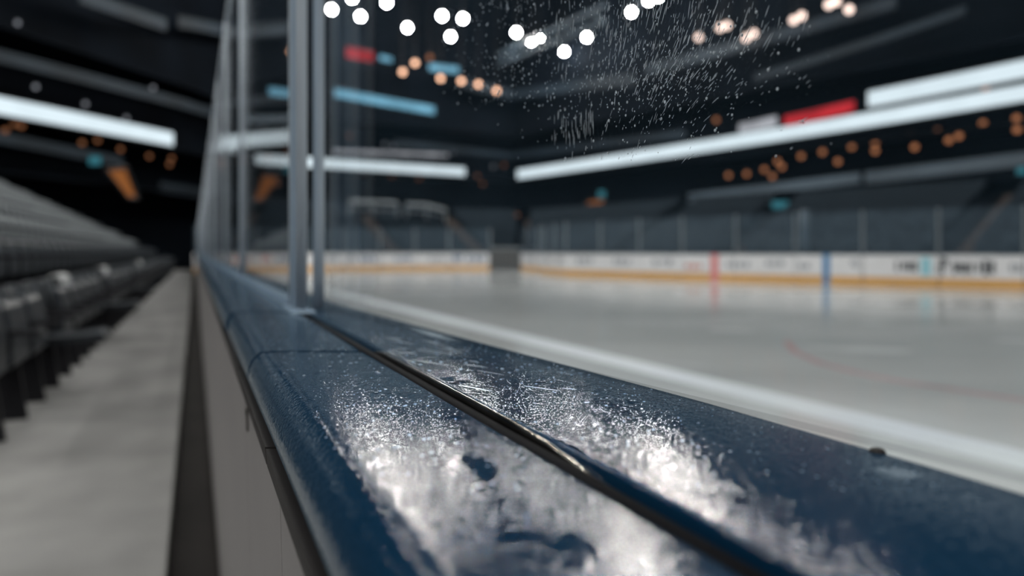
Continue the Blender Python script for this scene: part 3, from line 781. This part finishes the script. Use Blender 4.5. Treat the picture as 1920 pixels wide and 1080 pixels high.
for yt,lab in ((4.2,'pale cover over a front row seat back, nearest of four'),(6.6,'pale cover over a front row seat back, second nearest of four'),
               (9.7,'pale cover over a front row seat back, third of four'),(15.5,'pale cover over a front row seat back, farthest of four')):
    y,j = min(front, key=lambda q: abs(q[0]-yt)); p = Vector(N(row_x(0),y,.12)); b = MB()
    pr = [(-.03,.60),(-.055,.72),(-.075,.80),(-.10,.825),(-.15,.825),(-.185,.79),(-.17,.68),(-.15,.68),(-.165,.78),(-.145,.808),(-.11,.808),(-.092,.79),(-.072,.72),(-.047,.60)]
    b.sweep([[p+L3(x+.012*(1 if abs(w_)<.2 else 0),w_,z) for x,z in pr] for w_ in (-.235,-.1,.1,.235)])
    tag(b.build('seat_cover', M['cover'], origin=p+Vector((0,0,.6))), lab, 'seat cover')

# ------------------------------------------------------------------ balcony fascias and LED ribbons around the bowl
def band(name, px0, px1, dz0, dz1, hgt, mat, label, cat, off=0.0, n=8, thick=.12, group=None, back=True):
    P = ring_pts(px0, px1, n, off); inner = []; 
    q = MB(); cc = Vector((0,25))
    secs = []
    for i,p in enumerate(P):
        p = Vector(p); zz = H+dz0+(dz1-dz0)*i/n; o_ = (p-cc).normalized()*thick; p2 = p+o_
        secs.append([(p.x,p.y,zz-hgt/2),(p.x,p.y,zz+hgt/2),(p2.x,p2.y,zz+hgt/2),(p2.x,p2.y,zz-hgt/2)])
    q.sweep(secs)
    c = P[n//2]
    if not back:
        return tag(q.build(name, mat, origin=(c[0],c[1],H+dz0)), label, cat, group)
    t = thing(name, label, cat, (c[0],c[1],H+(dz0+dz1)/2), group)
    q.build('light_strip', mat, t, origin=t.location)
    q = MB(); secs = []
    for i,p in enumerate(P):
        p = Vector(p); zz = H+dz0+(dz1-dz0)*i/n; u_ = (p-cc).normalized(); p1 = p+u_*(thick+.005); p2 = p+u_*(thick+.12); hh = hgt*.62
        secs.append([(p1.x,p1.y,zz-hh),(p1.x,p1.y,zz+hh),(p2.x,p2.y,zz+hh),(p2.x,p2.y,zz-hh)])
    q.sweep(secs); q.build('housing', M['housing'], t, origin=t.location)
    return t
led = 'led ribbon'
def dzof(px, py, off=0.0):
    R = [push(p, off) for p in RING] if off else RING
    return (CY-py)/F*ring_hit(px,R)
def ribbon(px0,py0,px1,py1,hgt,mat,label,off=-.15,n=10,name='ribbon_sign',cat=led):
    return band(name, px0, px1, dzof(px0,py0,off), dzof(px1,py1,off), hgt, M[mat], label, cat, off, n)
ribbon(-260,148,325,261,.72,'led','bright white ribbon light along the left balcony')
ribbon(393,276,442,279,.55,'led','short white ribbon light seen between the left glass posts')
ribbon(480,298,872,322,.66,'led','bright white ribbon light across the far end balcony')
ribbon(970,327,2400,84,.72,'led','long bright white ribbon light along the far side balcony', n=16)
ribbon(1627,186,2300,48,.80,'led','upper white ribbon light at the far side, above the long one', off=.35)
ribbon(1470,228,1600,199,.60,'ledred','red section of the upper ribbon light on the far side', off=.35, n=4)
ribbon(1385,242,1455,227,.60,'ledgrey','grey dotted section of the upper ribbon light left of the red one', off=.35, n=4)
ribbon(628,173,815,207,.60,'ledblue','pale blue ribbon light high on the far end', off=.3, n=6)
ribbon(505,170,552,176,.55,'ledblue','short blue light blob left of the near glass post, high up', off=.3, n=3)
ribbon(650,97,700,106,.75,'ledred','red lit sign high above the far end', off=-.4, n=3, name='lit_sign', cat='sign')
ribbon(805,125,860,131,.5,'ledblue','small blue lit sign right of the red sign, high up', off=-.4, n=3, name='lit_sign', cat='sign')
ribbon(712,107,735,112,.35,'ledblue','tiny dim blue lit sign beside the red sign', off=-.4, n=2, name='lit_sign', cat='sign')
ribbon(625,283,840,291,.22,'ledgrey','thin dim grey light line above the far end ribbon', off=.6, n=5)  # glowing strip draws the ribbon's ghost reflection in the glass
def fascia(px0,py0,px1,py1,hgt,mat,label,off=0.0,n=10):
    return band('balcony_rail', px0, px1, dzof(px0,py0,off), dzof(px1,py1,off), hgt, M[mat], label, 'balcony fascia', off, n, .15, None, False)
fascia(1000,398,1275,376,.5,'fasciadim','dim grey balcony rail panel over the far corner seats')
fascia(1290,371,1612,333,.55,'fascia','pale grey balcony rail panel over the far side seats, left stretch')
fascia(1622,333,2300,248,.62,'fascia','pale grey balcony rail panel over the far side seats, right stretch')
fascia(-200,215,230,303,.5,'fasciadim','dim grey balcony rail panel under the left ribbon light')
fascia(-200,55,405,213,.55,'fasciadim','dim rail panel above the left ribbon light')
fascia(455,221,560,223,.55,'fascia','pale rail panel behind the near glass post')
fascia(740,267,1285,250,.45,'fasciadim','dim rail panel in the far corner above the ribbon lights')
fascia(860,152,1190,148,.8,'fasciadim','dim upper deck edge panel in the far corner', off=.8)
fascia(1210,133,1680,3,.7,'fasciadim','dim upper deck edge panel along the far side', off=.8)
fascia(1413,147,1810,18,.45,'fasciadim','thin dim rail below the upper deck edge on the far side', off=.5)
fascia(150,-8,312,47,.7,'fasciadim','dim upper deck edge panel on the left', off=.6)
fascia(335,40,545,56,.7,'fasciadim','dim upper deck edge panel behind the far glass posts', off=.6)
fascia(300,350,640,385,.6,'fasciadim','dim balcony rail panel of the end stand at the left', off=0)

# roof beams
def beam(px0,py0,px1,py1,Y0,Y1,label,mat='fasciadim'):
    a = at(px0,py0,Y0); c = at(px1,py1,Y1); q = MB(); dv = (c-a).normalized(); u = dv.cross(Vector((0,0,1))).normalized()*.22; v = Vector((0,0,.42))
    t = thing('roof_truss', label, 'roof truss', (a+c)/2)
    for nm,off in (('top_chord',v),('bottom_chord',-v)):
        q = MB(); q.tube([a+off,c+off], .13, 8); q.build(nm, M[mat], t, origin=t.location)
    q = MB(); nseg = 10
    for i in range(nseg):
        p0 = a+(c-a)*i/nseg; p1 = a+(c-a)*(i+1)/nseg; q.tube([p0+(v if i%2 else -v), p1+(-v if i%2 else v)], .07, 6)
    q.build('web', M[mat], t, origin=t.location)
beam(935,112,1135,25,56,36,'dim grey roof truss slanting up between the white floodlights','fascia')
beam(1180,10,1300,-60,50,38,'dim grey roof truss at the top edge right of the floodlights')

# ------------------------------------------------------------------ lamps
def floodlight(p, label, mat='lamp', r=.19, group=None):
    t = thing('floodlight', label, 'floodlight', p, group)
    q = MB(); q.ball(p, r, seg=14, ring=8); q.build('lens', M[mat], t, smooth=True, origin=p)
    q = MB(); q.lathe(p, [(r*.35,r*1.02),(r*.95,r*1.05),(r*.7,r*2.0),(r*.2,r*2.4),(r*.02,r*2.4)], 14); hs = q.build('housing', M['housing'], t, origin=p)
    q = MB(); q.tube([(p[0],p[1],p[2]+r*2.3),(p[0],p[1],24)], .03, 6); hg = q.build('hanger', M['housing'], None, origin=p); hg.parent = hs; hg.location = (0,0,0)
WL = [(622,18),(660,-4),(676,31),(725,5),(764,52),(829,30),(845,69),(868,35),(968,61),(996,77),(1010,70),(1058,97),(1100,70),(1184,23),(1216,1),(1234,-6),(1226,-22),(668,-45),(705,-70),(690,-110),(1205,-60)]
for i,(px,py) in enumerate(WL):
    dz = 16.0; Y = dz*F/(CY-py)
    floodlight(at(px,py,Y), f'round white floodlight under the roof, {ordi(i)} one counted from the left', group='white floodlights under the roof')
hid = 0
rl = random.Random(5)
for X,Y in [(3,28),(8,27),(-13,22),(-9,18),(-5,24),(0,22),(4,20),(9,18),(14,16),(-8,14),(-3,15),(3,13),(8,10),(14,8),(0,7),(6,3),(12,1),(10,22),(-18,12),(-15,5),(-22,18),(-11,-1),(-19,-3),(-24,8),(-6,4),(4.5,34),(9,33),(7.5,37.5),(-15,35),(-13,38.5)]:  # unseen lamps added to light the ice, left side and far end
    floodlight(Vector((X+rl.uniform(-1,1),Y+rl.uniform(-1,1),17+rl.uniform(-.5,.8))), 'round white floodlight hung under the roof above the view', r=.20, group='floodlights above the view')
for X,Y,Z in [(-12,-4,9),(-8,-7,9.5),(-15,1,9),(-4,-9,9.2),(-18,5,9.6),(1,-10,9),(3,-6,8.2),(-2,-5,8.5)]:  # unseen lamps added low to brighten the glass posts and board panel
    floodlight(Vector((X,Y,Z)), 'round white floodlight hung low over the near side stand, behind the view', r=.20, group='floodlights over the near stand')
PK = [(1310,70),(1350,52),(1363,48),(1399,71),(1413,63),(1488,38),(1503,30),(1554,9),(1568,3),(1592,18),(1640,-20),(1655,-26)]
for i,(px,py) in enumerate(PK):
    Y = ring_hit(px); p = at(px,py,Y)
    floodlight(p, f'pinkish warm lamp in a pair along the upper far side, {ordi(i)} counted from the left', 'lampwarm', .20, 'warm lamps along the upper far side')
OR = [(547,97),(755,135),(778,118),(806,108),(826,147),(865,152),(897,158),(931,170)]
for i,(px,py) in enumerate(OR):
    Y = ring_hit(px, [push(p,-.6) for p in RING]); floodlight(at(px,py,Y), f'orange round lamp high over the far end, {ordi(i)} counted from the left', 'lamporange' if px != 806 else 'lampdim', .20, 'orange lamps high over the far end')
def downlight(px,py,label,mat,off=1.2,r=.15):
    R = [push(p,off) for p in RING]; Y = ring_hit(px,R); p = at(px,py,Y)
    t = thing('downlight', label, 'downlight', p)
    q = MB(); q.ball(p, r, seg=10, ring=6); q.build('bulb', M[mat], t, smooth=True, origin=p)
    q = MB(); q.lathe(p, [(r*.3,r*.99),(r*1.15,r*1.0),(r*1.05,r*1.4),(r*.1,r*1.5)], 12); q.build('shade', M['housing'], t, origin=p)
    return t
DR = [(1343,225),(1366,329),(1400,326),(1433,318),(1448,331),(1458,303),(1466,313),(1502,293),(1542,285),(1571,303),(1597,275),(1641,268),(1641,283),(1708,255),(1715,276),(1758,247),(1779,263),(1798,255),(1843,232),(1848,167),(1906,222),(1907,243)]
for i,(px,py) in enumerate(DR):
    t = downlight(px,py,f'small amber downlight under the far side balcony, {ordi(i)} counted from the left','lampdim'); t['group'] = 'amber downlights on the far side'
DL = [(10,245),(27,232),(40,236),(154,268),(183,263),(226,280),(280,293),(322,297),(318,308),(520,345),(655,255),(680,325),(735,330),(786,335),(895,330),(945,310),(905,345),(970,403)]
for i,(px,py) in enumerate(DL):
    t = downlight(px,py,f'faint amber downlight around the left and end balconies, {ordi(i)} counted from the left','lampfaint',r=.12); t['group'] = 'faint amber downlights at the left and end'
GR = [(33,43),(67,163),(160,195),(287,165),(237,222),(722,270),(738,274),(925,312),(850,285)]
for i,(px,py) in enumerate(GR):
    t = downlight(px,py,f'dim grey point lamp on the balconies, {ordi(i)} counted from the left','lampgrey',off=.4,r=.10); t['group'] = 'dim grey point lamps'

# lit portals with their teal signs
def portal(corners, off, label):
    """corner columns/rows of a warm-lit passage opening in the stand"""
    R = [push(p,off) for p in RING]
    P = [at(px,py,ring_hit(px,R)) for px,py in corners]
    c = sum(P, Vector())/4; cc = Vector((0,25,0)); o_ = Vector((c.x,c.y-25,0)).normalized()
    t = thing('lit_portal', label, 'portal', c)
    q = MB(); q.hexa(P+[p+o_*.15 for p in P]); q.build('lit_panel', M['amber'], t, origin=c)
    q = MB()
    for a_,b_ in zip(P,P[1:]+P[:1]):
        q.tube([a_-o_*.05,b_-o_*.05], .10, 6)
    q.build('surround', M['housing'], t, origin=c)
portal([(196,318),(236,314),(258,372),(238,372)], -.3, 'amber-lit slanting passage opening in the left stand')
portal([(1086,404),(1122,402),(1136,372),(1102,376)], .4, 'amber-lit passage opening in the far corner stand')
def sign(px,py,w_,h_,off,label):
    R = [push(p,off) for p in RING]; Y = ring_hit(px,R); p = at(px,py,Y)
    t = thing('exit_sign', label, 'sign', p)
    q = MB(); q.box(p,(w_,.08,h_)); q.build('face', M['teal'], t, origin=p)
    q = MB(); q.box(p+Vector((0,.09,0)),(w_*1.1,.08,h_*1.15)); q.build('case', M['housing'], t, origin=p)
sign(178,301,.55,.4,-.35,'teal lit sign above the amber passage in the left stand')
sign(1128,364,.5,.5,.1,'teal lit sign above the amber passage in the far corner')
sign(1916,322,.4,.4,.2,'teal lit sign above the passage at the frame edge')
sign(1463,384,.9,.4,-1.6,'pale teal lit sign over the aisle of the far side seats')

# railing of the passage in the end stand
def rail(pts, label, Y):
    P = [at(px,py,Y+dy) for px,py,dy in pts]
    t = thing('stair_railing', label, 'railing', P[0])
    q = MB(); q.tube(P, .13, 8); q.build('top_rail', M['steel'], t, origin=P[0])
    q = MB(); q.tube([p-Vector((0,0,.5)) for p in P], .04, 6); q.build('lower_rail', M['steel'], t, origin=P[0])
    for p in P:
        q = MB(); q.tube([p-Vector((0,0,1.0)),p], .05, 6); q.build('rail_post', M['steel'], t, origin=P[0])
rail([(655,378,-1.5),(700,379,-1),(745,381,-.5)], 'pale railing at the head of the left stair aisle in the end stand', 50)
rail([(762,383,-.5),(800,385,0),(836,394,.5)], 'pale railing at the head of the right stair aisle in the end stand', 51)
